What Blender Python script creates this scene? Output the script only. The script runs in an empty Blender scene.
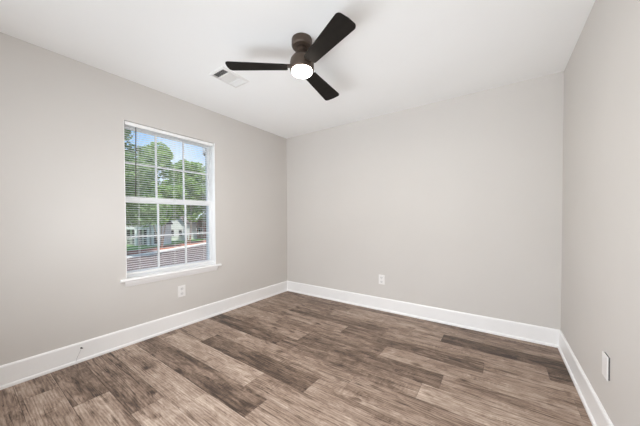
import bpy, bmesh, math, random
from mathutils import Vector, Matrix

sc = bpy.context.scene
COL = sc.collection
PI = math.pi

# ------------------------------------------------------------------ camera
cd = bpy.data.cameras.new('camera')
cam = bpy.data.objects.new('camera', cd)
COL.objects.link(cam)
cd.sensor_fit = 'HORIZONTAL'
cd.sensor_width = 36.0
cd.lens = 36.0 * 256.68 / 640.0
cd.shift_y = 10.16 / 640.0
cd.clip_start = 0.02
cd.clip_end = 500
fw = Vector((-0.57182, 0.82019, -0.01764)).normalized()
rt = Vector((0.82035, 0.57184, -0.00416)).normalized()
up = rt.cross(fw).normalized()
m = Matrix((rt, up, -fw)).transposed().to_4x4()
m.translation = Vector((2.8001, -3.0861, 1.1581))
cam.matrix_world = m
sc.camera = cam

# ------------------------------------------------------------------ world, sun, lights, exposure
wd = bpy.data.worlds.new('sky')
sc.world = wd
wd.use_nodes = True
nt = wd.node_tree
nt.nodes.clear()
wo = nt.nodes.new('ShaderNodeOutputWorld')
bg = nt.nodes.new('ShaderNodeBackground')
tc = nt.nodes.new('ShaderNodeTexCoord')
sep = nt.nodes.new('ShaderNodeSeparateXYZ')
rmp = nt.nodes.new('ShaderNodeValToRGB')
rmp.color_ramp.elements[0].position = 0.0
rmp.color_ramp.elements[0].color = (0.72, 0.83, 0.95, 1)
rmp.color_ramp.elements[1].position = 0.55
rmp.color_ramp.elements[1].color = (0.22, 0.42, 0.85, 1)
e = rmp.color_ramp.elements.new(0.22)
e.color = (0.41, 0.64, 0.97, 1)
cn = nt.nodes.new('ShaderNodeTexNoise')
cn.inputs['Scale'].default_value = 3.2
cn.inputs['Detail'].default_value = 6
cr = nt.nodes.new('ShaderNodeValToRGB')
cr.color_ramp.elements[0].position = 0.54
cr.color_ramp.elements[1].position = 0.76
mx = nt.nodes.new('ShaderNodeMixRGB')
mx.inputs[2].default_value = (0.95, 0.97, 1.0, 1)
nt.links.new(tc.outputs['Generated'], sep.inputs[0])
nt.links.new(sep.outputs['Z'], rmp.inputs[0])
nt.links.new(tc.outputs['Generated'], cn.inputs['Vector'])
nt.links.new(cn.outputs[0], cr.inputs[0])
nt.links.new(cr.outputs[0], mx.inputs[0])
nt.links.new(rmp.outputs[0], mx.inputs[1])
nt.links.new(mx.outputs[0], bg.inputs['Color'])
bg.inputs['Strength'].default_value = 1.25
nt.links.new(bg.outputs[0], wo.inputs['Surface'])

sl = bpy.data.lights.new('sun', 'SUN')
sl.energy = 7.0
sl.angle = math.radians(1.0)
sl.color = (1.0, 0.96, 0.90)
so = bpy.data.objects.new('sun', sl)
COL.objects.link(so)
so.rotation_euler = Vector((-0.42, 0.12, -0.9)).to_track_quat('-Z', 'Y').to_euler()


def area(name, loc, target, sx, sy, power, color=(1, 1, 1)):
    l = bpy.data.lights.new(name, 'AREA')
    l.shape = 'RECTANGLE'
    l.size = sx
    l.size_y = sy
    l.energy = power
    l.color = color
    o = bpy.data.objects.new(name, l)
    COL.objects.link(o)
    o.location = loc
    o.rotation_euler = (Vector(target) - Vector(loc)).to_track_quat('-Z', 'Y').to_euler()
    return o


# added fill lamps behind the camera, standing in for flash: softbox, bounce, side and low
FC = (0.930, 0.995, 1.065)
area('fill_softbox', (1.75, -3.40, 1.3), (1.75, 0.0, 1.3), 2.8, 1.9, 20.0, FC)
o = area('fill_bounce', (1.7, -3.27, 0.9), (1.75, -0.8, 2.44), 2.6, 0.28, 4.7, FC)
o.data.spread = 1.75
o = area('fill_bounce_far', (1.7, -3.27, 0.6), (1.65, -0.55, 2.44), 2.9, 0.32, 4.6, FC)
o.data.spread = 1.05
o = area('fill_side', (3.0, -3.3, 1.4), (0.0, -1.6, 1.3), 0.5, 1.2, 4.0, FC)
o.data.spread = 1.0
o = area('fill_side', (0.3, -3.3, 1.4), (3.26, -1.2, 1.3), 0.5, 1.2, 4.0, FC)
o.data.spread = 1.1
o = area('fill_low', (1.7, -3.30, 1.4), (1.7, -0.9, 0.0), 2.6, 0.8, 12.5, FC)
o.data.spread = 1.57

vs = sc.view_settings
sc.display_settings.display_device = 'sRGB'
vs.view_transform = 'Standard'
vs.look = 'None'
vs.gamma = 1.0
vs.exposure = 0.13
vs.use_curve_mapping = False
sc.cycles.max_bounces = 10
sc.cycles.diffuse_bounces = 7
sc.cycles.transparent_max_bounces = 12


# ------------------------------------------------------------------ materials
def srgb(r, g, b):
    f = lambda c: (c / 255 / 12.92) if c / 255 <= 0.04045 else ((c / 255 + 0.055) / 1.055) ** 2.4
    return (f(r), f(g), f(b), 1.0)


def new_mat(name):
    mt = bpy.data.materials.new(name)
    mt.use_nodes = True
    return mt, mt.node_tree, mt.node_tree.nodes['Principled BSDF']


def mat(name, color, rough=0.5, metal=0.0, vary=0.0, scale=8.0, bump=0.0, bscale=60.0, spec=0.5):
    mt, t, b = new_mat(name)
    b.inputs['Roughness'].default_value = rough
    b.inputs['Metallic'].default_value = metal
    b.inputs['Specular IOR Level'].default_value = spec
    co = t.nodes.new('ShaderNodeTexCoord')
    n = t.nodes.new('ShaderNodeTexNoise')
    n.inputs['Scale'].default_value = scale
    n.inputs['Detail'].default_value = 4
    t.links.new(co.outputs['Object'], n.inputs['Vector'])
    r = t.nodes.new('ShaderNodeValToRGB')
    lo = [max(0, c * (1 - vary)) for c in color[:3]] + [1]
    hi = [min(1, c * (1 + vary)) for c in color[:3]] + [1]
    r.color_ramp.elements[0].position = 0.3
    r.color_ramp.elements[1].position = 0.7
    r.color_ramp.elements[0].color = lo
    r.color_ramp.elements[1].color = hi
    t.links.new(n.outputs[0], r.inputs[0])
    t.links.new(r.outputs[0], b.inputs['Base Color'])
    if bump:
        n2 = t.nodes.new('ShaderNodeTexNoise')
        n2.inputs['Scale'].default_value = bscale
        n2.inputs['Detail'].default_value = 3
        t.links.new(co.outputs['Object'], n2.inputs['Vector'])
        bp = t.nodes.new('ShaderNodeBump')
        bp.inputs['Strength'].default_value = bump
        bp.inputs['Distance'].default_value = 0.002
        t.links.new(n2.outputs[0], bp.inputs['Height'])
        t.links.new(bp.outputs[0], b.inputs['Normal'])
    return mt


M = {}
M['wall'] = mat('warm_grey_paint', (0.645, 0.615, 0.582, 1), 0.75, vary=0.01, scale=2, bump=0.12, bscale=140, spec=0.25)
M['ceiling'] = mat('ceiling_paint', (0.92, 0.92, 0.91, 1), 0.85, vary=0.008, scale=2, bump=0.12, bscale=120, spec=0.2)
M['trim'] = mat('white_gloss_trim', (0.91, 0.90, 0.89, 1), 0.35, vary=0.01, scale=5)
M['vinyl'] = mat('white_vinyl', (0.92, 0.92, 0.915, 1), 0.4, vary=0.01, scale=5)
M['blind'] = mat('white_blind_slats', (0.90, 0.90, 0.89, 1), 0.45, vary=0.01, scale=5)
M['cord'] = mat('blind_cord', (0.75, 0.75, 0.73, 1), 0.8)
M['plate'] = mat('white_plastic', (0.86, 0.84, 0.82, 1), 0.35)
M['recept'] = mat('white_receptacle', (0.76, 0.745, 0.73, 1), 0.4)
M['slot'] = mat('dark_slot', (0.03, 0.03, 0.03, 1), 0.6)
M['gap'] = mat('grey_gap_shade', (0.11, 0.105, 0.10, 1), 0.7)  # dark grey painted in for the shaded gap behind a plate
M['screw'] = mat('metal_screw', (0.6, 0.6, 0.6, 1), 0.3, metal=0.9)
M['grille'] = mat('white_enamel', (0.80, 0.79, 0.77, 1), 0.45)
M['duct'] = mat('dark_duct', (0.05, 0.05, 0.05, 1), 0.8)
M['fan_metal'] = mat('bronze_fan_metal', (0.085, 0.062, 0.047, 1), 0.4, metal=0.5, vary=0.08, scale=20)
M['fan_blade'] = mat('matte_black_blade', (0.015, 0.0125, 0.0105, 1), 0.7, vary=0.15, scale=30, spec=0.12)
M['peg'] = mat('dark_metal_peg', (0.08, 0.07, 0.07, 1), 0.4, metal=0.6)
M['line'] = mat('thin_grey_line', (0.48, 0.47, 0.46, 1), 0.6)
M['wand'] = mat('smoky_plastic_wand', (0.10, 0.085, 0.075, 1), 0.3)
M['extwall'] = mat('outer_siding', (0.7, 0.7, 0.68, 1), 0.8)

# glass: thin pane, mostly see-through with a little reflection
g = bpy.data.materials.new('window_glass')
g.use_nodes = True
t = g.node_tree
t.nodes.clear()
o_ = t.nodes.new('ShaderNodeOutputMaterial')
ms = t.nodes.new('ShaderNodeMixShader')
tr = t.nodes.new('ShaderNodeBsdfTransparent')
tr.inputs[0].default_value = (0.95, 0.97, 0.96, 1)
gl = t.nodes.new('ShaderNodeBsdfGlossy')
gl.inputs['Roughness'].default_value = 0.02
fr = t.nodes.new('ShaderNodeFresnel')
fr.inputs[0].default_value = 1.25
t.links.new(fr.outputs[0], ms.inputs[0])
t.links.new(tr.outputs[0], ms.inputs[1])
t.links.new(gl.outputs[0], ms.inputs[2])
t.links.new(ms.outputs[0], o_.inputs[0])
M['glass'] = g

# fan lamp lens
mt, t, b = new_mat('lit_lamp_lens')
b.inputs['Base Color'].default_value = (0.9, 0.88, 0.82, 1)
b.inputs['Emission Color'].default_value = (1.0, 0.90, 0.78, 1)
b.inputs['Emission Strength'].default_value = 24.0
M['lens'] = mt

# vinyl-plank floor: per-plank tone (attribute) + stretched grain + knots
mt, t, b = new_mat('grey_brown_planks')
L = t.links.new
at = t.nodes.new('ShaderNodeAttribute')
at.attribute_name = 'plank'
sp = t.nodes.new('ShaderNodeSeparateColor')
L(at.outputs['Color'], sp.inputs[0])
co = t.nodes.new('ShaderNodeTexCoord')
off = t.nodes.new('ShaderNodeVectorMath')
off.operation = 'MULTIPLY_ADD'
cmb = t.nodes.new('ShaderNodeCombineXYZ')
L(sp.outputs[1], cmb.inputs[0])
L(sp.outputs[2], cmb.inputs[1])
L(sp.outputs[1], cmb.inputs[2])
off.inputs[1].default_value = (31.0, 17.0, 23.0)
L(cmb.outputs[0], off.inputs[0])
L(co.outputs['Object'], off.inputs[2])


def mapn(scale):
    mp = t.nodes.new('ShaderNodeMapping')
    mp.inputs['Scale'].default_value = scale
    L(off.outputs[0], mp.inputs['Vector'])
    return mp


def noise(scale, sc_, det=5, rough=0.6, dist=0.0):
    n = t.nodes.new('ShaderNodeTexNoise')
    n.inputs['Scale'].default_value = sc_
    n.inputs['Detail'].default_value = det
    n.inputs['Roughness'].default_value = rough
    n.inputs['Distortion'].default_value = dist
    L(mapn(scale).outputs[0], n.inputs['Vector'])
    return n


def math_(op, a, c, clamp=False):
    n = t.nodes.new('ShaderNodeMath')
    n.operation = op
    n.use_clamp = clamp
    for i, v in enumerate((a, c)):
        if isinstance(v, (int, float)):
            n.inputs[i].default_value = v
        else:
            L(v, n.inputs[i])
    return n.outputs[0]


def ramp(src, p0, p1, c0=(0, 0, 0, 1), c1=(1, 1, 1, 1)):
    r = t.nodes.new('ShaderNodeValToRGB')
    r.color_ramp.elements[0].position = p0
    r.color_ramp.elements[1].position = p1
    r.color_ramp.elements[0].color = c0
    r.color_ramp.elements[1].color = c1
    L(src, r.inputs[0])
    return r


broad = noise((1.1, 5.0, 1), 1.6, 3, 0.5, 0.8)        # broad light / dark drifts along a plank
patch = noise((3.0, 9.0, 1), 2.0, 6, 0.7, 1.4)
grain = noise((3.6, 34.0, 1), 3.0, 6, 0.75, 0.5)     # fine grain
streak = noise((0.9, 20.0, 1), 2.6, 5, 0.65, 1.1)     # darker streaks
saw = noise((70.0, 12.0, 1), 1.0, 2, 0.5)             # cross-cut saw marks
sawmask = ramp(noise((1.6, 6.0, 1), 1.7, 2, 0.5).outputs[0], 0.52, 0.66)
# cathedral figure: stretched rings warped by noise
wv = t.nodes.new('ShaderNodeTexWave')
wv.wave_type = 'RINGS'
wv.inputs['Scale'].default_value = 2.4
wv.inputs['Distortion'].default_value = 9.0
wv.inputs['Detail'].default_value = 3
wv.inputs['Detail Scale'].default_value = 1.2
L(mapn((0.9, 9.0, 1)).outputs[0], wv.inputs['Vector'])
# knots
kn = t.nodes.new('ShaderNodeTexVoronoi')
kn.inputs['Scale'].default_value = 1.0
wob = t.nodes.new('ShaderNodeMixRGB')
wob.blend_type = 'ADD'
wob.inputs[0].default_value = 0.30
L(mapn((2.7, 5.2, 1)).outputs[0], wob.inputs[1])
L(patch.outputs['Color'], wob.inputs[2])
L(wob.outputs[0], kn.inputs['Vector'])
knot = ramp(kn.outputs['Distance'], 0.05, 0.15, (1, 1, 1, 1), (0, 0, 0, 1))
sub = lambda n, k: math_('MULTIPLY', math_('SUBTRACT', n.outputs[0], 0.5), k)
val = math_('ADD', math_('MULTIPLY', sp.outputs[0], 0.80), 0.085)
val = math_('ADD', val, sub(broad, 0.9))
val = math_('ADD', val, sub(patch, 1.1))
val = math_('ADD', val, sub(grain, 0.90))
val = math_('ADD', val, sub(wv, 0.18))
val = math_('ADD', val, math_('MULTIPLY', sub(saw, 0.55), sawmask.outputs[0]))
stk = ramp(streak.outputs[0], 0.56, 0.64)
val = math_('SUBTRACT', val, math_('MULTIPLY', stk.outputs[0], 0.33))
val = math_('SUBTRACT', val, math_('MULTIPLY', knot.outputs[0], 0.40), True)
cr = ramp(val, 0.0, 1.0, (0.050, 0.032, 0.023, 1), (0.600, 0.485, 0.395, 1))
for p, c in ((0.25, (0.150, 0.100, 0.072, 1)), (0.5, (0.290, 0.206, 0.156, 1)), (0.75, (0.435, 0.335, 0.266, 1))):
    e = cr.color_ramp.elements.new(p)
    e.color = c
L(cr.outputs[0], b.inputs['Base Color'])
b.inputs['Roughness'].default_value = 0.5
b.inputs['Specular IOR Level'].default_value = 0.35
bp = t.nodes.new('ShaderNodeBump')
bp.inputs['Strength'].default_value = 0.15
bp.inputs['Distance'].default_value = 0.001
L(grain.outputs[0], bp.inputs['Height'])
L(bp.outputs[0], b.inputs['Normal'])
M['floor'] = mt

# outdoors
M['asphalt'] = mat('asphalt', (0.125, 0.092, 0.088, 1), 0.9, vary=0.25, scale=1.2)
M['concrete'] = mat('pale_concrete', (0.62, 0.59, 0.55, 1), 0.9, vary=0.08, scale=1.5)
M['mulch'] = mat('red_mulch', (0.36, 0.14, 0.09, 1), 0.95, vary=0.3, scale=5)
M['grass'] = mat('lawn_grass', (0.17, 0.33, 0.07, 1), 0.95, vary=0.3, scale=1.0)
M['bark_pale'] = mat('pale_bark', (0.50, 0.42, 0.34, 1), 0.9, vary=0.2, scale=4)
M['bark_dark'] = mat('dark_bark', (0.10, 0.075, 0.055, 1), 0.9, vary=0.3, scale=4)
M['siding'] = mat('white_siding', (0.72, 0.71, 0.69, 1), 0.8, vary=0.04, scale=1)
M['siding_cream'] = mat('cream_siding', (0.62, 0.58, 0.52, 1), 0.8, vary=0.04, scale=1)
M['brick'] = mat('red_brick', (0.38, 0.16, 0.11, 1), 0.9, vary=0.25, scale=6)
M['roof'] = mat('grey_shingle', (0.16, 0.14, 0.13, 1), 0.9, vary=0.2, scale=6)
M['roof_red'] = mat('terracotta_roof', (0.42, 0.17, 0.10, 1), 0.9, vary=0.2, scale=6)
M['dark_open'] = mat('dark_screen', (0.055, 0.05, 0.05, 1), 0.5, vary=0.2, scale=2)
M['lantern'] = mat('black_lantern_metal', (0.03, 0.03, 0.03, 1), 0.5, metal=0.4)
M['lantern_glass'] = mat('frosted_lantern_glass', (0.75, 0.76, 0.76, 1), 0.3)


def leaf_mat(name, c0, c1):
    mt = bpy.data.materials.new(name)
    mt.use_nodes = True
    t = mt.node_tree
    t.nodes.clear()
    o = t.nodes.new('ShaderNodeOutputMaterial')
    d = t.nodes.new('ShaderNodeBsdfDiffuse')
    tl = t.nodes.new('ShaderNodeBsdfTranslucent')
    mxs = t.nodes.new('ShaderNodeMixShader')
    mxs.inputs[0].default_value = 0.48
    co = t.nodes.new('ShaderNodeTexCoord')
    n = t.nodes.new('ShaderNodeTexNoise')
    n.inputs['Scale'].default_value = 2.3
    n.inputs['Detail'].default_value = 5
    r = t.nodes.new('ShaderNodeValToRGB')
    r.color_ramp.elements[0].position = 0.33
    r.color_ramp.elements[1].position = 0.67
    r.color_ramp.elements[0].color = c0
    r.color_ramp.elements[1].color = c1
    t.links.new(co.outputs['Object'], n.inputs['Vector'])
    t.links.new(n.outputs[0], r.inputs[0])
    t.links.new(r.outputs[0], d.inputs[0])
    t.links.new(r.outputs[0], tl.inputs[0])
    t.links.new(d.outputs[0], mxs.inputs[1])
    t.links.new(tl.outputs[0], mxs.inputs[2])
    t.links.new(mxs.outputs[0], o.inputs[0])
    return mt


M['leaf_a'] = leaf_mat('leaves_mid_green', (0.17, 0.28, 0.08, 1), (0.46, 0.62, 0.22, 1))
M['leaf_b'] = leaf_mat('leaves_deep_green', (0.12, 0.22, 0.06, 1), (0.36, 0.52, 0.17, 1))
M['leaf_c'] = leaf_mat('leaves_grey_green', (0.17, 0.26, 0.11, 1), (0.46, 0.58, 0.29, 1))
M['leaf_pink'] = leaf_mat('leaves_rosy', (0.15, 0.20, 0.07, 1), (0.52, 0.24, 0.20, 1))


# ------------------------------------------------------------------ helpers
def obj(name, bm, material, parent=None, smooth=False, loc=None):
    me = bpy.data.meshes.new(name)
    bmesh.ops.recalc_face_normals(bm, faces=bm.faces[:])
    bm.to_mesh(me)
    bm.free()
    if smooth:
        for p in me.polygons:
            p.use_smooth = True
    if material is not None:
        me.materials.append(material)
    o = bpy.data.objects.new(name, me)
    COL.objects.link(o)
    if parent is not None:
        o.parent = parent
    if loc is not None:
        o.location = loc
    return o


def thing(name, label, cat, loc=(0, 0, 0), rotz=0.0, group=None):
    o = bpy.data.objects.new(name, None)
    o.empty_display_size = 0.1
    COL.objects.link(o)
    o.location = loc
    o.rotation_euler = (0, 0, rotz)
    tag(o, label, cat, group)
    return o


def tag(o, label, cat, group=None, kind=None):
    o['label'] = label
    o['category'] = cat
    if group:
        o['group'] = group
    if kind:
        o['kind'] = kind
    return o


def struct(name, bm, material, label, cat, parent=None, smooth=False):
    o = obj(name, bm, material, parent, smooth)
    if parent is None:
        o['kind'] = 'structure'
        o['label'] = label
        o['category'] = cat
    return o


def bx(bm, x0, x1, y0, y1, z0, z1, mtx=None):
    vs_ = [bm.verts.new((x, y, z)) for x in (x0, x1) for y in (y0, y1) for z in (z0, z1)]
    for f in ((0, 1, 3, 2), (4, 6, 7, 5), (0, 4, 5, 1), (2, 3, 7, 6), (0, 2, 6, 4), (1, 5, 7, 3)):
        bm.faces.new([vs_[i] for i in f])
    if mtx is not None:
        bmesh.ops.transform(bm, matrix=mtx, verts=vs_)
    return vs_


def bevel(bm, w, seg=2):
    bmesh.ops.bevel(bm, geom=bm.edges[:], offset=w, segments=seg, affect='EDGES', profile=0.6)


def lathe(bm, prof, seg=40, c=(0, 0, 0)):
    rings = []
    for r, z in prof:
        if r < 1e-6:
            rings.append([bm.verts.new((c[0], c[1], c[2] + z))])
        else:
            rings.append([bm.verts.new((c[0] + r * math.cos(2 * PI * k / seg), c[1] + r * math.sin(2 * PI * k / seg), c[2] + z)) for k in range(seg)])
    for a, b_ in zip(rings, rings[1:]):
        for k in range(seg):
            k2 = (k + 1) % seg
            if len(a) == 1:
                bm.faces.new((a[0], b_[k], b_[k2]))
            elif len(b_) == 1:
                bm.faces.new((a[k], b_[0], a[k2]))
            else:
                bm.faces.new((a[k], b_[k], b_[k2], a[k2]))


def tube(bm, pts, r, seg=8):
    pts = [Vector(p) for p in pts]
    rs = r if isinstance(r, (list, tuple)) else [r] * len(pts)
    rings = []
    for i, p in enumerate(pts):
        d = (pts[min(i + 1, len(pts) - 1)] - pts[max(i - 1, 0)]).normalized()
        a = Vector((0, 0, 1)) if abs(d.z) < 0.9 else Vector((1, 0, 0))
        u = d.cross(a).normalized()
        v = d.cross(u)
        rings.append([bm.verts.new(p + (u * math.cos(2 * PI * k / seg) + v * math.sin(2 * PI * k / seg)) * rs[i]) for k in range(seg)])
    for a, b_ in zip(rings, rings[1:]):
        for k in range(seg):
            bm.faces.new((a[k], b_[k], b_[(k + 1) % seg], a[(k + 1) % seg]))
    bm.faces.new(rings[0])
    bm.faces.new(rings[-1])


def prism(bm, prof, fn0, fn1):
    """profile (list of 2-D points) swept from fn0(p) to fn1(p)"""
    a = [bm.verts.new(fn0(p)) for p in prof]
    b_ = [bm.verts.new(fn1(p)) for p in prof]
    n = len(prof)
    for k in range(n):
        bm.faces.new((a[k], b_[k], b_[(k + 1) % n], a[(k + 1) % n]))
    bm.faces.new(a)
    bm.faces.new(b_)


# ------------------------------------------------------------------ room shell
W, D, H = 3.259, 3.47, 2.44
T = 0.20
WY0, WY1 = -2.180, -1.272          # window opening
WZ0, WZ1 = 0.590, 2.064

# floor: planks run parallel to the back wall
bm = bmesh.new()
lay = bm.loops.layers.float_color.new('plank')
random.seed(7)
pw = 0.183
rows = [0.0, -0.117] + [-0.117 - pw * k for k in range(1, 20)]
known = {  # row top edge index -> (joints, tones per piece)
    0: ([0.9, 2.12], [0.38, 0.45, 0.30]),
    1: ([0.42, 1.25, 2.47], [0.35, 0.42, 0.55, 0.42]),
    2: ([1.12, 2.357], [0.50, 0.58, 0.12]),
    3: ([0.62, 1.86, 3.108], [0.52, 0.22, 0.55, 0.10]),
    4: ([0.25, 1.48, 2.71], [0.50, 0.60, 0.32, 0.66]),
    5: ([0.74, 1.975, 3.20], [0.62, 0.34, 0.62, 0.4]),
    6: ([1.23, 2.473], [0.58, 0.28, 0.58]),
    7: ([1.108, 2.366], [0.22, 0.40, 0.74]),
    8: ([0.72, 1.94], [0.62, 0.56, 0.52]),
    9: ([0.492, 1.737, 2.95], [0.66, 0.25, 0.56, 0.5]),
    10: ([0.12, 1.36, 2.58], [0.6, 0.72, 0.55, 0.5]),
    11: ([0.35, 1.586, 2.80], [0.34, 0.22, 0.55, 0.5]),
    12: ([1.20, 2.42], [0.66, 0.72, 0.5]),
    13: ([1.015, 2.23], [0.33, 0.70, 0.5]),
    14: ([0.65, 1.88], [0.36, 0.58, 0.5]),
    15: ([0.30, 1.52], [0.55, 0.60, 0.5]),
}
for i in range(len(rows) - 1):
    ya, yb = rows[i], max(rows[i + 1], -D)
    if ya <= -D:
        break
    if i in known:
        js, tones = known[i]
    else:
        s = random.uniform(0.2, 1.2)
        js = [s, s + 1.22]
        tones = [random.uniform(0.2, 0.7) for _ in range(3)]
    xs = [0.0] + js + [W]
    for k in range(len(xs) - 1):
        x0, x1 = xs[k], xs[k + 1]
        if x1 - x0 < 0.01:
            continue
        n0 = len(bm.faces)
        q = 0.0010
        v = bx(bm, x0 + q, x1 - q, yb + q, ya - q, -0.004, 0.0)
        cc = (tones[k], random.random(), random.random(), 1)
        bm.faces.ensure_lookup_table()
        for f in bm.faces[n0:]:
            for lp in f.loops:
                lp[lay] = cc
n0 = len(bm.faces)
bx(bm, -T, W + T, -D - T, T, -0.12, -0.0025)
bm.faces.ensure_lookup_table()
for f in bm.faces[n0:]:
    for lp in f.loops:
        lp[lay] = (0.0, 0.5, 0.5, 1)
struct('floor', bm, M['floor'], 'grey-brown wood-look plank floor', 'floor')

# left wall with the window opening
bm = bmesh.new()
bx(bm, -T, 0, -D - T, WY0, -0.0, H)
bx(bm, -T, 0, WY1, T, -0.0, H)
bx(bm, -T, 0, WY0, WY1, -0.0, WZ0)
bx(bm, -T, 0, WY0, WY1, WZ1, H)
struct('wall_left', bm, M['wall'], 'warm grey wall with the window in it', 'wall')
bm = bmesh.new()
bx(bm, 0, W, 0, T, 0, H)
struct('wall_back', bm, M['wall'], 'plain warm grey wall facing the camera with one outlet', 'wall')
bm = bmesh.new()
bx(bm, W, W + T, -D - T, T, 0, H)
struct('wall_right', bm, M['wall'], 'plain warm grey wall along the right edge of the photo', 'wall')
bm = bmesh.new()
bx(bm, 0, W, -D - T, -D, 0, H)
struct('wall_front', bm, M['wall'], 'plain warm grey wall behind the camera', 'wall')

# ceiling with the duct opening for the air register
VX0, VX1, VY0, VY1 = 0.705, 0.868, -1.745, -1.498
bm = bmesh.new()
bx(bm, -T, VX0, -D - T, T, H, H + 0.15)
bx(bm, VX1, W + T, -D - T, T, H, H + 0.15)
bx(bm, VX0, VX1, -D - T, VY0, H, H + 0.15)
bx(bm, VX0, VX1, VY1, T, H, H + 0.15)
struct('ceiling', bm, M['ceiling'], 'flat white painted ceiling', 'ceiling')

# baseboards: board with eased top edge and a small shoe moulding
HB = 0.158
prof = [(0, 0), (0.024, 0), (0.024, 0.010), (0.022, 0.018), (0.017, 0.022), (0.013, 0.023), (0.013, HB - 0.012), (0.009, HB - 0.003), (0.005, HB), (0, HB)]


def baseboard(name, label, fn0, fn1):
    bm = bmesh.new()
    prism(bm, prof, fn0, fn1)
    return struct(name, bm, M['trim'], label, 'baseboard')


baseboard('baseboard_left', 'white baseboard under the window wall', lambda p: (p[0], -D + p[0], p[1]), lambda p: (p[0], -p[0], p[1]))
baseboard('baseboard_back', 'white baseboard along the back wall', lambda p: (p[0], -p[0], p[1]), lambda p: (W - p[0], -p[0], p[1]))
baseboard('baseboard_right', 'white baseboard along the right wall', lambda p: (W - p[0], -p[0], p[1]), lambda p: (W - p[0], -D + p[0], p[1]))
baseboard('baseboard_front', 'white baseboard behind the camera', lambda p: (W - p[0], -D + p[0], p[1]), lambda p: (p[0], -D + p[0], p[1]))

# ------------------------------------------------------------------ window
# white jamb lining of the opening, frame, two sashes with grilles, panes
def ring(bm, x0, x1, y0, y1, z0, z1, wl, wt, wb=None):
    wb = wt if wb is None else wb
    bx(bm, x0, x1, y0, y0 + wl, z0, z1)
    bx(bm, x0, x1, y1 - wl, y1, z0, z1)
    bx(bm, x0, x1, y0 + wl, y1 - wl, z1 - wt, z1)
    bx(bm, x0, x1, y0 + wl, y1 - wl, z0, z0 + wb)


ST = 0.612                                   # stool top
bm = bmesh.new()
ring(bm, -0.150, -0.070, WY0, WY1, ST, WZ1, 0.010, 0.016, 0.016)
win = struct('window_1', bm, M['vinyl'], 'white double-hung window with six-pane sashes in the left wall', 'window')
bm = bmesh.new()
bx(bm, -0.070, 0.001, WY0, WY0 + 0.004, ST, WZ1)
bx(bm, -0.070, 0.001, WY1 - 0.004, WY1, ST, WZ1)
obj('jamb_liner', bm, M['trim'], win)


def sash(name, xc, z0, z1, wb, wt):
    y0, y1 = WY0 + 0.008, WY1 - 0.008
    bm = bmesh.new()
    ring(bm, xc - 0.013, xc + 0.013, y0, y1, z0, z1, 0.023, wt, wb)
    s = obj(name, bm, M['vinyl'], win)
    bm = bmesh.new()
    bx(bm, xc - 0.002, xc + 0.002, y0 + 0.021, y1 - 0.021, z0 + wb - 0.002, z1 - wt + 0.002)
    obj('pane', bm, M['glass'], s)
    bm = bmesh.new()
    gy0, gy1, gz0, gz1 = y0 + 0.023, y1 - 0.023, z0 + wb, z1 - wt
    for k in (1, 2):
        yy = gy0 + (gy1 - gy0) * k / 3
        bx(bm, xc - 0.007, xc + 0.007, yy - 0.008, yy + 0.008, gz0, gz1)
    zz = (gz0 + gz1) / 2
    bx(bm, xc - 0.0065, xc + 0.0065, gy0, gy1, zz - 0.008, zz + 0.008)
    obj('muntin_grille', bm, M['vinyl'], s)
    return s


sash('lower_sash', -0.088, ST + 0.004, 1.374, 0.046, 0.052)
sash('upper_sash', -0.118, 1.322, WZ1 - 0.010, 0.052, 0.036)

# stool (inside sill board) with ears, and the apron moulding below it
bm = bmesh.new()
bx(bm, -0.112, 0.0, WY0, WY1, ST - 0.024, ST)
prof2 = [(0, ST - 0.024), (0.026, ST - 0.024), (0.031, ST - 0.018), (0.032, ST - 0.010), (0.029, ST - 0.003), (0.025, ST), (0, ST)]
prism(bm, prof2, lambda p: (p[0], -2.226, p[1]), lambda p: (p[0], -1.214, p[1]))
struct('trim_1', bm, M['trim'], 'white window stool board with projecting ears', 'window sill')
bm = bmesh.new()
prof3 = [(0, 0.540), (0.006, 0.540), (0.009, 0.548), (0.015, 0.560), (0.020, 0.572), (0.022, 0.588), (0, 0.588)]
prism(bm, prof3, lambda p: (p[0], -2.182 - 0.6 * p[0], p[1]), lambda p: (p[0], -1.272 + 0.6 * p[0], p[1]))
struct('trim_2', bm, M['trim'], 'white apron moulding under the window stool', 'trim')

# ------------------------------------------------------------------ blind
bl = thing('window_blind', 'white horizontal mini blind hanging open inside the window recess', 'blind', (-0.040, (WY0 + WY1) / 2, ST))
y0, y1 = -0.441, 0.441
bm = bmesh.new()
bx(bm, -0.014, 0.014, y0, y1, WZ1 - ST - 0.030, WZ1 - ST - 0.003)
bevel(bm, 0.002)
hr = obj('headrail', bm, M['blind'], bl)
bm = bmesh.new()
bx(bm, 0.024, 0.029, y0, y1, WZ1 - ST - 0.036, WZ1 - ST - 0.004)
for sy in (y0, y1 - 0.004):
    bx(bm, 0.013, 0.024, sy, sy + 0.004, WZ1 - ST - 0.036, WZ1 - ST - 0.004)
obj('valance', bm, M['blind'], hr)
bm = bmesh.new()
NS = 64
zb, zt = 0.062, WZ1 - ST - 0.045
tilt = math.radians(1.5)
for k in range(NS):
    z = zb + (zt - zb) * k / (NS - 1)
    pts = []
    for j in range(5):
        s = (j / 4 - 0.5)
        px = s * 0.0215
        pz = 0.0022 * (1 - (2 * s) ** 2)
        pts.append((px * math.cos(tilt) - pz * math.sin(tilt), z + px * math.sin(tilt) + pz * math.cos(tilt)))
    pr = pts + [(a, b_ - 0.0007) for a, b_ in reversed(pts)]
    prism(bm, pr, lambda p: (p[0], y0, p[1]), lambda p: (p[0], y1, p[1]))
obj('slats', bm, M['blind'], bl)
bm = bmesh.new()
bx(bm, -0.013, 0.013, y0, y1, 0.030, 0.046)
bevel(bm, 0.003)
obj('bottom_rail', bm, M['blind'], bl)
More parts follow.
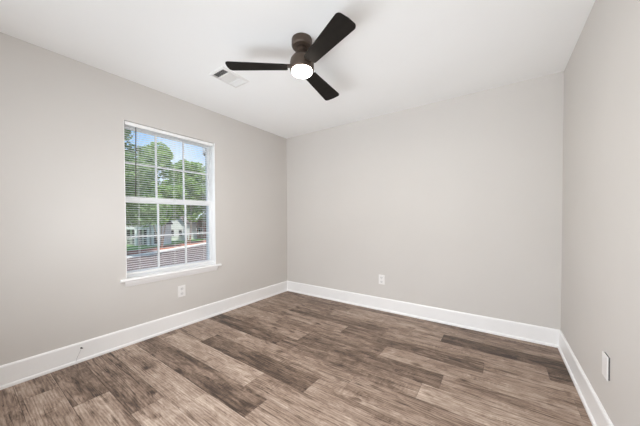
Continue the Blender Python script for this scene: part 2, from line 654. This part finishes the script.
for yy in (-0.33, 0.0, 0.33):
    bm = bmesh.new()
    for xx in (-0.0135, 0.0135):
        bx(bm, xx - 0.0006, xx + 0.0006, yy - 0.0008, yy + 0.0008, 0.046, zt + 0.016)
    obj('ladder_cord', bm, M['cord'], bl)
bm = bmesh.new()
tube(bm, [(0.022, -0.352, zt + 0.004), (0.022, -0.357, 1.05), (0.022, -0.362, 0.765)], 0.0042, 8)
wandp = obj('tilt_wand', bm, M['wand'], bl, True)
wandp['label'] = 'thin dark tilt wand'
bm = bmesh.new()
tube(bm, [(0.012, -0.352, zt + 0.020), (0.019, -0.352, zt + 0.018), (0.022, -0.352, zt + 0.002)], 0.0022, 6)
obj('wand_hook', bm, M['wand'], wandp, True)

# ------------------------------------------------------------------ ceiling fan
fan = thing('ceiling_fan', 'black three-blade flush-mount ceiling fan with lit lamp', 'ceiling fan', (1.634, -1.631, H))
bm = bmesh.new()
lathe(bm, [(0, 0), (0.071, 0), (0.0735, -0.006), (0.0735, -0.046), (0.068, -0.056), (0.040, -0.061), (0, -0.061)])
obj('canopy', bm, M['fan_metal'], fan, False)
bm = bmesh.new()
lathe(bm, [(0, -0.055), (0.040, -0.055), (0.039, -0.078), (0.041, -0.090), (0.050, -0.107), (0.066, -0.124), (0.080, -0.143), (0.0855, -0.165), (0.0865, -0.214), (0.084, -0.219), (0, -0.219)])
obj('motor_housing', bm, M['fan_metal'], fan, True)
bm = bmesh.new()
lathe(bm, [(0, -0.219), (0.072, -0.219), (0.073, -0.228), (0.071, -0.236), (0.064, -0.242), (0.045, -0.245), (0, -0.246)])
ln = obj('lamp_lens', bm, M['lens'], fan, True)
ln['label'] = 'glowing round lamp lens'
lamp = bpy.data.lights.new('lamp', 'AREA')          # the light the lens gives off
lamp.shape = 'DISK'
lamp.size = 0.13
lamp.energy = 7.0
lamp.color = (1.0, 0.90, 0.78)
lo = bpy.data.objects.new('lamp_light', lamp)
COL.objects.link(lo)
lo.parent = fan
lo.location = (0, 0, -0.252)
RB = 0.532
for i in range(3):
    az = math.radians(217.1 + 120 * i)
    pitch = -math.radians(9.5)
    # blade outline (radial r, tangential w)
    out = []
    r0, w0, w1 = 0.105, 0.046, 0.0690
    cr_ = 0.026
    out += [(r0, w0 * 0.85), (r0 + 0.012, w0)]
    out += [(RB - cr_ - 0.004, w1)]
    for k in range(1, 7):
        a = PI / 2 * (1 - k / 6)
        out.append((RB - 0.004 - cr_ + cr_ * math.cos(a), w1 - cr_ + cr_ * math.sin(a)))
    tip = [(RB, 0.0)]
    low = [(r, -w) for r, w in reversed(out)]
    outline = out + tip + low
    bm = bmesh.new()
    rot = Matrix.Rotation(az, 4, 'Z') @ Matrix.Translation((0, 0, -0.197)) @ Matrix.Rotation(pitch, 4, 'X')
    top = [bm.verts.new(rot @ Vector((r, w, 0.004))) for r, w in outline]
    bot = [bm.verts.new(rot @ Vector((r, w, -0.004))) for r, w in outline]
    n = len(outline)
    bm.faces.new(top)
    bm.faces.new(list(reversed(bot)))
    for k in range(n):
        bm.faces.new((top[k], bot[k], bot[(k + 1) % n], top[(k + 1) % n]))
    blade = obj('blade', bm, M['fan_blade'], fan)
    bm = bmesh.new()
    bx(bm, 0.080, 0.150, -0.026, 0.026, 0.004, 0.011, rot)
    obj('blade_bracket', bm, M['fan_metal'], blade)

# ------------------------------------------------------------------ ceiling air register
vx, vy = (VX0 + VX1) / 2, (VY0 + VY1) / 2
vent = thing('air_vent', 'white rectangular louvered air register set in the ceiling beside the fan', 'air vent', (vx, vy, H))
hx, hy = (VX1 - VX0) / 2, (VY1 - VY0) / 2
bm = bmesh.new()
fx, fy = hx + 0.022, hy + 0.022
o4 = [(-fx, -fy), (fx, -fy), (fx, fy), (-fx, fy)]
i4 = [(-hx, -hy), (hx, -hy), (hx, hy), (-hx, hy)]
A = [bm.verts.new((x, y, 0)) for x, y in o4]
B = [bm.verts.new((x * 0.985, y * 0.985, -0.005)) for x, y in o4]
C_ = [bm.verts.new((x * 1.03, y * 1.03, -0.009)) for x, y in i4]
D_ = [bm.verts.new((x, y, -0.009)) for x, y in i4]
E_ = [bm.verts.new((x, y, 0)) for x, y in i4]
for P_, Q_ in ((A, B), (B, C_), (C_, D_), (D_, E_), (E_, A)):
    for k in range(4):
        bm.faces.new((P_[k], Q_[k], Q_[(k + 1) % 4], P_[(k + 1) % 4]))
bx(bm, -hx, hx, -0.060, -0.056, -0.009, 0.004)
bx(bm, -hx, hx, 0.055, 0.059, -0.009, 0.004)
obj('vent_frame', bm, M['grille'], vent)


def louvers(bm, a0, a1, n, wid, ang, axis):
    for k in range(n):
        c = a0 + (a1 - a0) * (k + 0.5) / n
        if axis == 'y':      # slats run along x, stacked in y
            mt_ = Matrix.Translation((0, c, -0.001)) @ Matrix.Rotation(ang, 4, 'X')
            bx(bm, -hx, hx, -wid / 2, wid / 2, -0.0004, 0.0004, mt_)
        else:
            mt_ = Matrix.Translation((c, 0, -0.001)) @ Matrix.Rotation(ang, 4, 'Y')
            bx(bm, -wid / 2, wid / 2, -0.056, 0.055, -0.0004, 0.0004, mt_)


bm = bmesh.new()
louvers(bm, -hy, -0.060, 6, 0.0105, math.radians(38), 'y')
obj('louver_bank', bm, M['grille'], vent)
bm = bmesh.new()
louvers(bm, -hx, hx, 14, 0.0150, math.radians(-36), 'x')
obj('louver_bank', bm, M['grille'], vent)
bm = bmesh.new()
louvers(bm, 0.059, hy, 6, 0.0150, math.radians(-36), 'y')
obj('louver_bank', bm, M['grille'], vent)
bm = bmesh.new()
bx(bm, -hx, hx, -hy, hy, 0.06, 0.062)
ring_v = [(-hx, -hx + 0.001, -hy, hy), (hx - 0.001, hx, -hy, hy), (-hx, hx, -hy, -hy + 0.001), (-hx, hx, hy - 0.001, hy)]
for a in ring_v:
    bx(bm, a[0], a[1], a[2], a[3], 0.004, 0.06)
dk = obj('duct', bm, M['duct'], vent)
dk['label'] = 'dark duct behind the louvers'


# ------------------------------------------------------------------ wall outlets
def outlet(label, loc, rotz, standoff=0.0015):
    """local frame: plate faces +x, width along y"""
    r = thing('wall_outlet', label, 'outlet', loc, rotz, 'wall outlets')
    bm = bmesh.new()
    bx(bm, standoff, standoff + 0.006, -0.039, 0.039, -0.060, 0.060)
    bevel(bm, 0.0022)
    obj('faceplate', bm, M['plate'], r)
    bm = bmesh.new()
    bx(bm, 0, standoff, -0.036, 0.036, -0.056, 0.056)
    obj('gap_shade', bm, M['gap'], r)
    for zc in (0.026, -0.026):
        bm = bmesh.new()
        pts = []
        for k in range(24):
            a = 2 * PI * k / 24
            pts.append((0.0185 * math.cos(a), max(-0.0145, min(0.0145, 0.0185 * math.sin(a)))))
        prism(bm, pts, lambda p: (standoff + 0.005, p[0], zc + p[1]), lambda p: (standoff + 0.0078, p[0], zc + p[1]))
        rc = obj('receptacle', bm, M['recept'], r)
        for yy, hh in ((-0.0065, 0.0045), (0.0065, 0.0038)):
            bm = bmesh.new()
            bx(bm, standoff + 0.0070, standoff + 0.0081, yy - 0.0013, yy + 0.0013, zc + 0.003 - hh, zc + 0.003 + hh)
            obj('slot', bm, M['slot'], rc)
        bm = bmesh.new()
        bx(bm, standoff + 0.0070, standoff + 0.0081, -0.0024, 0.0024, zc - 0.0105, zc - 0.0062)
        obj('ground_hole', bm, M['slot'], rc)
    bm = bmesh.new()
    tube(bm, [(standoff + 0.005, 0, 0), (standoff + 0.0072, 0, 0)], 0.0032, 12)
    obj('screw', bm, M['screw'], r)
    return r


outlet('white duplex outlet on the left wall below the window', (0, -1.683, 0.385), 0)
outlet('white duplex outlet low on the back wall', (1.594, 0, 0.388), -PI / 2)
wp = thing('wall_plate', 'white blank cover plate standing slightly off the right wall, seen edge-on', 'wall plate', (W, -1.188, 0.400), PI)
bm = bmesh.new()
bx(bm, 0.006, 0.011, -0.039, 0.039, -0.060, 0.060)
bevel(bm, 0.002)
obj('faceplate', bm, M['plate'], wp)
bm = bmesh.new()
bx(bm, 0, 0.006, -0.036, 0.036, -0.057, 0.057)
obj('gap_shade', bm, M['gap'], wp)  # dark block standing for the shade between plate and wall
for zc in (0.042, -0.042):
    bm = bmesh.new()
    tube(bm, [(0.010, 0, zc), (0.0118, 0, zc)], 0.003, 12)
    obj('screw', bm, M['plate'], wp)

# dark peg on the left baseboard with a thin grey line below it
pg = thing('baseboard_peg', 'tiny dark metal peg sticking out of the left baseboard', 'peg', (0.0130, -2.500, 0.113))
bm = bmesh.new()
tube(bm, [(-0.001, 0, 0), (0.003, 0, 0), (0.003, 0, 0.0), (0.020, 0.004, 0.001)], [0.006, 0.006, 0.004, 0.004], 12)
obj('peg', bm, M['peg'], pg, False)
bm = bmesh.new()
tube(bm, [(0.006, -0.002, -0.005), (0.003, -0.010, -0.03), (0.0022, -0.028, -0.075), (0.011, -0.034, -0.0925)], 0.0010, 6)  # thin grey line running down the baseboard from the peg
wr = obj('line', bm, M['line'], pg, True)
wr['label'] = 'thin grey line'

# ------------------------------------------------------------------ outdoors (one storey below the room)
GZ = -3.05
ke = Vector((-0.48, 0.877, 0)).normalized()      # direction of the kerb
kn_ = Vector((-ke.y, ke.x, 0))                   # away from the house
K0 = Vector((-30.5, 7.8, GZ))
if kn_.x > 0:
    kn_ = -kn_


def kp(s, n, z=0.0):
    p = K0 + ke * s + kn_ * n
    return Vector((p.x, p.y, GZ + z))


def strip(name, n0, n1, z0, z1, material, label, cat, s0=-60, s1=110):
    bm = bmesh.new()
    vs_ = [bm.verts.new(kp(s, n, z)) for s in (s0, s1) for n in (n0, n1) for z in (z0, z1)]
    for f in ((0, 1, 3, 2), (4, 6, 7, 5), (0, 4, 5, 1), (2, 3, 7, 6), (0, 2, 6, 4), (1, 5, 7, 3)):
        bm.faces.new([vs_[i] for i in f])
    return struct(name, bm, material, label, cat)


strip('parking_lot', -42, -0.5, -0.3, 0.0, M['asphalt'], 'dark asphalt parking lot outside the window', 'parking lot')
strip('kerb', -0.5, 0.6, -0.3, 0.14, M['concrete'], 'pale concrete kerb along the parking lot', 'kerb')
strip('mulch_bed', 0.6, 4.3, -0.3, 0.10, M['mulch'], 'red mulch bed behind the kerb', 'bed')
strip('lawn', 4.3, 90, -0.3, 0.12, M['grass'], 'green lawn in front of the buildings opposite', 'lawn')


def frame_at(o, p, d):
    """put an Empty at p with its local x axis along d"""
    o.location = p
    o.rotation_euler = (0, 0, math.atan2(d.y, d.x))


def window_part(parent, x0, x1, z0, z1, y=-0.03):
    bm = bmesh.new()
    for a in ((x0, x0 + 0.1, z0, z1), (x1 - 0.1, x1, z0, z1), (x0, x1, z1 - 0.1, z1), (x0, x1, z0, z0 + 0.1)):
        bx(bm, a[0], a[1], y - 0.04, y + 0.03, a[2], a[3])
    w = obj('window', bm, M['siding'], parent)
    bm = bmesh.new()
    bx(bm, x0 + 0.1, x1 - 0.1, y, y + 0.02, z0 + 0.1, z1 - 0.1)
    obj('pane', bm, M['dark_open'], w)


# --- apartment block with two storeys of screened porches (local x along the facade, +y away from the room)
FD = Vector((0.82, 0.572, 0)).normalized()
ap = thing('apartment_building', 'white two-storey apartment block with dark porches behind the red mulch bed', 'building')
frame_at(ap, Vector((-47.7, 10.5, GZ + 0.1)), FD)
LB = 6.75
bm = bmesh.new()
bx(bm, -4, LB, 1.6, 6, 0, 5.7)
bx(bm, -4, LB, 0, 1.6, 2.55, 2.95)           # balcony slab band
bx(bm, -4, LB, 0, 1.6, 5.45, 5.7)
obj('wall', bm, M['siding'], ap)
for k in range(6):
    x = -2.9 + 1.9 * k
    bm = bmesh.new()
    bx(bm, x, x + 0.42, 0.0, 0.42, 0, 5.45)
    obj('porch_column', bm, M['siding'], ap)
for k in range(6):
    x0 = -2.9 + 1.9 * k + 0.42
    if x0 + 1.48 > LB:
        continue
    for z in (0.1, 2.95):
        bm = bmesh.new()
        bx(bm, x0, x0 + 1.48, 1.5, 1.6, z, z + 2.4)
        obj('porch_screen', bm, M['dark_open'], ap)
        bm = bmesh.new()
        bx(bm, x0, x0 + 1.48, 0.1, 0.16, z + 0.95, z + 1.03)
        for j in range(6):
            bx(bm, x0 + 0.1 + j * 0.25, x0 + 0.14 + j * 0.25, 0.11, 0.15, z, z + 0.95)
        obj('porch_railing', bm, M['siding'], ap)
bm = bmesh.new()
prism(bm, [(-0.5, 5.7), (6.5, 5.7), (3.0, 7.8)], lambda p: (-4.4, p[0], p[1]), lambda p: (LB + 0.05, p[0], p[1]))
obj('roof', bm, M['roof'], ap)


def cottage(name, label, x, y, wid, dep, h, rise, wallm, roofm, wins, d=None):
    r = thing(name, label, 'building')
    frame_at(r, Vector((x, y, GZ + 0.1)), FD if d is None else d)
    bm = bmesh.new()
    bx(bm, 0, wid, 0, dep, 0, h)
    prism(bm, [(0, h), (wid, h), (wid / 2, h + rise)], lambda p: (p[0], 0, p[1]), lambda p: (p[0], dep, p[1]))
    obj('wall', bm, wallm, r)
    bm = bmesh.new()
    ov = 0.3 if wid > 2 else 0.1
    for sg in (0, 1):
        e0 = -ov if sg == 0 else wid + ov
        dz = -ov * rise / (wid / 2)
        pr = [(e0, h + dz), (wid / 2, h + rise), (wid / 2, h + rise + 0.22), (e0, h + dz + 0.22)]
        prism(bm, pr, lambda p: (p[0], -0.35, p[1]), lambda p: (p[0], dep + 0.3, p[1]))
    obj('roof', bm, roofm, r)
    for (x0, x1, z0, z1) in wins:
        window_part(r, x0, x1, z0, z1)
    return r


cottage('gabled_entry', 'small white gabled entry block at the right end of the porches', -41.75, 14.7, 1.4, 3.0, 3.3, 0.7, M['siding'], M['roof'], [(0.35, 1.05, 0.2, 2.2)])
cottage('gabled_house', 'white gabled house seen between the trees at mid window', -49.0, 20.6, 3.0, 5, 3.6, 1.7, M['siding'], M['roof'], [(0.35, 1.15, 0.8, 2.2), (1.85, 2.65, 0.8, 2.2)])
cottage('brick_house', 'red brick house with terracotta roof at the right of the window view', -50.6, 26.4, 8.4, 6, 3.1, 2.4, M['brick'], M['roof_red'], [(1.0, 2.0, 0.8, 2.2), (3.7, 4.7, 0.8, 2.2), (6.4, 7.4, 0.8, 2.2)])


# --- trees
def foliage_mesh(blobs, n, size, rnd):
    verts, faces = [], []
    tot = sum(b_[3] ** 2 for b_ in blobs)
    for (cx, cy, cz, r) in blobs:
        for _ in range(max(8, int(n * r * r / tot))):
            while True:
                v = Vector((rnd.uniform(-1, 1), rnd.uniform(-1, 1), rnd.uniform(-1, 1)))
                if 0.05 < v.length < 1:
                    break
            v = v.normalized() * (v.length ** 0.62)
            c = Vector((cx, cy, cz)) + Vector((v.x, v.y, v.z * 0.85)) * r
            q = Matrix.Rotation(rnd.uniform(0, 2 * PI), 3, 'Z') @ Matrix.Rotation(rnd.uniform(0, PI), 3, 'X')
            s = size * rnd.uniform(0.6, 1.3)
            i = len(verts)
            for p in ((-s, 0, 0), (0, -s * 0.55, s * 0.12), (s, 0, 0), (0, s * 0.55, s * 0.12)):
                verts.append(c + q @ Vector(p))
            faces.append((i, i + 1, i + 2, i + 3))
    me = bpy.data.meshes.new('foliage')
    me.from_pydata(verts, [], faces)
    return me


def tree(name, label, p, h, crown_r, crown_lo, leaf, bark, seed, n=3200, size=0.26, stems=1, tr_r=0.18, group=None, blobs_n=14):
    rnd = random.Random(seed)
    r = thing(name, label, 'tree', (p.x, p.y, p.z), 0, group)
    bm = bmesh.new()
    for k in range(stems):
        a = 2 * PI * k / max(1, stems) + rnd.uniform(-0.4, 0.4)
        sp_ = 0.0 if stems == 1 else crown_r * 0.45
        b0 = Vector((0.15 * math.cos(a), 0.15 * math.sin(a), -0.1)) if stems > 1 else Vector((0, 0, -0.1))
        b2 = Vector((sp_ * math.cos(a), sp_ * math.sin(a), crown_lo + (h - crown_lo) * 0.35))
        b1 = b0.lerp(b2, 0.5) + Vector((rnd.uniform(-0.12, 0.12), rnd.uniform(-0.12, 0.12), 0))
        tube(bm, [b0, b1, b2], [tr_r, tr_r * 0.8, tr_r * 0.5], 7)
        for j in range(4):
            a2 = rnd.uniform(0, 2 * PI)
            s0 = b1.lerp(b2, rnd.uniform(0.5, 1))
            e_ = s0 + Vector((math.cos(a2) * crown_r * 0.5, math.sin(a2) * crown_r * 0.5, (h - crown_lo) * 0.3))
            tube(bm, [s0, s0.lerp(e_, 0.5) + Vector((0, 0, 0.1)), e_], [tr_r * 0.4, tr_r * 0.28, tr_r * 0.15], 5)
    obj('trunk', bm, bark, r, True)
    zc = (h + crown_lo) / 2
    hz_ = (h - crown_lo) / 2
    blobs = []
    for k in range(blobs_n):
        while True:
            v = Vector((rnd.uniform(-1, 1), rnd.uniform(-1, 1), 0))
            if v.length < 1:
                break
        vz = rnd.uniform(-1, 1)
        v *= 1 - 0.38 * max(0.0, vz) ** 2
        v.z = vz
        br = min(2.0, crown_r * rnd.uniform(0.28, 0.46))
        blobs.append((v.x * (crown_r - br * 0.6), v.y * (crown_r - br * 0.6), zc + v.z * max(0.1, hz_ - br * 0.6), br))
    me = foliage_mesh(blobs, n, size, rnd)
    me.materials.append(leaf)
    f = bpy.data.objects.new('foliage', me)
    COL.objects.link(f)
    f.parent = r
    return r


# trees in the mulch bed and the tall one near the left jamb
tree('shade_tree', 'tall leafy tree filling the leftmost upper panes of the window', kp(-0.6, 2.2, 0.1), 19.5, 5.8, 3.6, M['leaf_c'], M['bark_dark'], 3, 14000, 0.27, 1, 0.2, None, 52)
bed = [
    (8.2, 2.4, 14.6, 3.2, 3.5, 'leaf_a', 3, 'green tree on three pale trunks in the mulch bed, behind the middle panes'),
    (14.8, 2.4, 13.8, 3.2, 3.5, 'leaf_a', 3, 'green tree on thin pale trunks in the mulch bed, seen through the right panes'),
    (22.5, 2.4, 14.2, 2.9, 3.5, 'leaf_b', 2, 'tree in the mulch bed nearest the right jamb of the window'),
]
for k, (s, n_, h, cr2, lo, lf, st, lb) in enumerate(bed):
    tree('bed_tree', lb, kp(s, n_, 0.1), h, cr2, lo, M[lf], M['bark_pale'], 20 + k, 7000, 0.28, st, 0.11, 'trees in the mulch bed', 36)
tree('rosy_crepe_myrtle', 'small rosy-leaved tree in front of the brick house', Vector((-47.5, 26.4, GZ + 0.1)), 4.6, 0.95, 2.2, M['leaf_pink'], M['bark_pale'], 41, 1300, 0.2, 3, 0.09)
# two rows of big trees behind the buildings
back = [
    (-75.5, 14.6, 17.5, 5.0, 'leaf_b', 'broad dark green tree behind the left end of the porches'),
    (-67.0, 21.5, 17.0, 5.0, 'leaf_a', 'broad mid green tree behind the white apartment block'),
    (-60.5, 29.0, 17.0, 4.6, 'leaf_b', 'broad dark green tree behind the white gabled house'),
    (-58.0, 40.5, 17.5, 5.0, 'leaf_a', 'broad mid green tree behind the brick house'),
    (-48.0, 46.0, 17.5, 5.2, 'leaf_b', 'broad dark green tree past the right end of the brick house'),
    (-77.5, 26.0, 19.5, 5.0, 'leaf_a', 'tall pale green tree farthest back at the left of the view'),
    (-71.0, 34.5, 19.5, 5.0, 'leaf_b', 'tall dark green tree farthest back at mid window'),
    (-67.5, 50.5, 19.5, 5.0, 'leaf_b', 'tall dark green tree farthest back at the right of the view'),
]
for k, (x, y, h, cr2, lf, lb) in enumerate(back):
    tree('background_tree', lb, Vector((x, y, GZ + 0.1)), h, cr2, 1.0, M[lf], M['bark_dark'], 60 + k, 4200, 0.52, 1, 0.3, 'trees behind the buildings', 30)

# --- black lantern on a white post of our own building, just inside the right panes
post = bmesh.new()
bx(post, -3.13, -2.90, 0.565, 0.78, -3.05, 3.4)
struct('porch_post', post, M['extwall'], 'white post just outside the window', 'post')
lt = thing('wall_lantern', 'small black lantern outside, at the upper right corner of the window', 'lantern', (-3.015, 0.565, 2.80))
bm = bmesh.new()
bx(bm, -0.05, 0.05, -0.02, 0.0, -0.13, 0.13)
obj('back_plate', bm, M['lantern'], lt)
bm = bmesh.new()
tube(bm, [(0, -0.01, 0.12), (0, -0.08, 0.15), (0, -0.13, 0.13)], 0.012, 8)
obj('arm', bm, M['lantern'], lt)
bm = bmesh.new()
lathe(bm, [(0, 0.15), (0.03, 0.14), (0.075, 0.085), (0.07, 0.08), (0, 0.08)], 20, (0, -0.13, 0))
obj('cap', bm, M['lantern'], lt)
bm = bmesh.new()
lathe(bm, [(0, 0.08), (0.055, 0.08), (0.05, -0.08), (0, -0.08)], 20, (0, -0.13, 0))
obj('lantern_glass', bm, M['lantern_glass'], lt, True)
bm = bmesh.new()
lathe(bm, [(0, -0.08), (0.058, -0.08), (0.04, -0.11), (0, -0.13)], 20, (0, -0.13, 0))
obj('base_cap', bm, M['lantern'], lt)
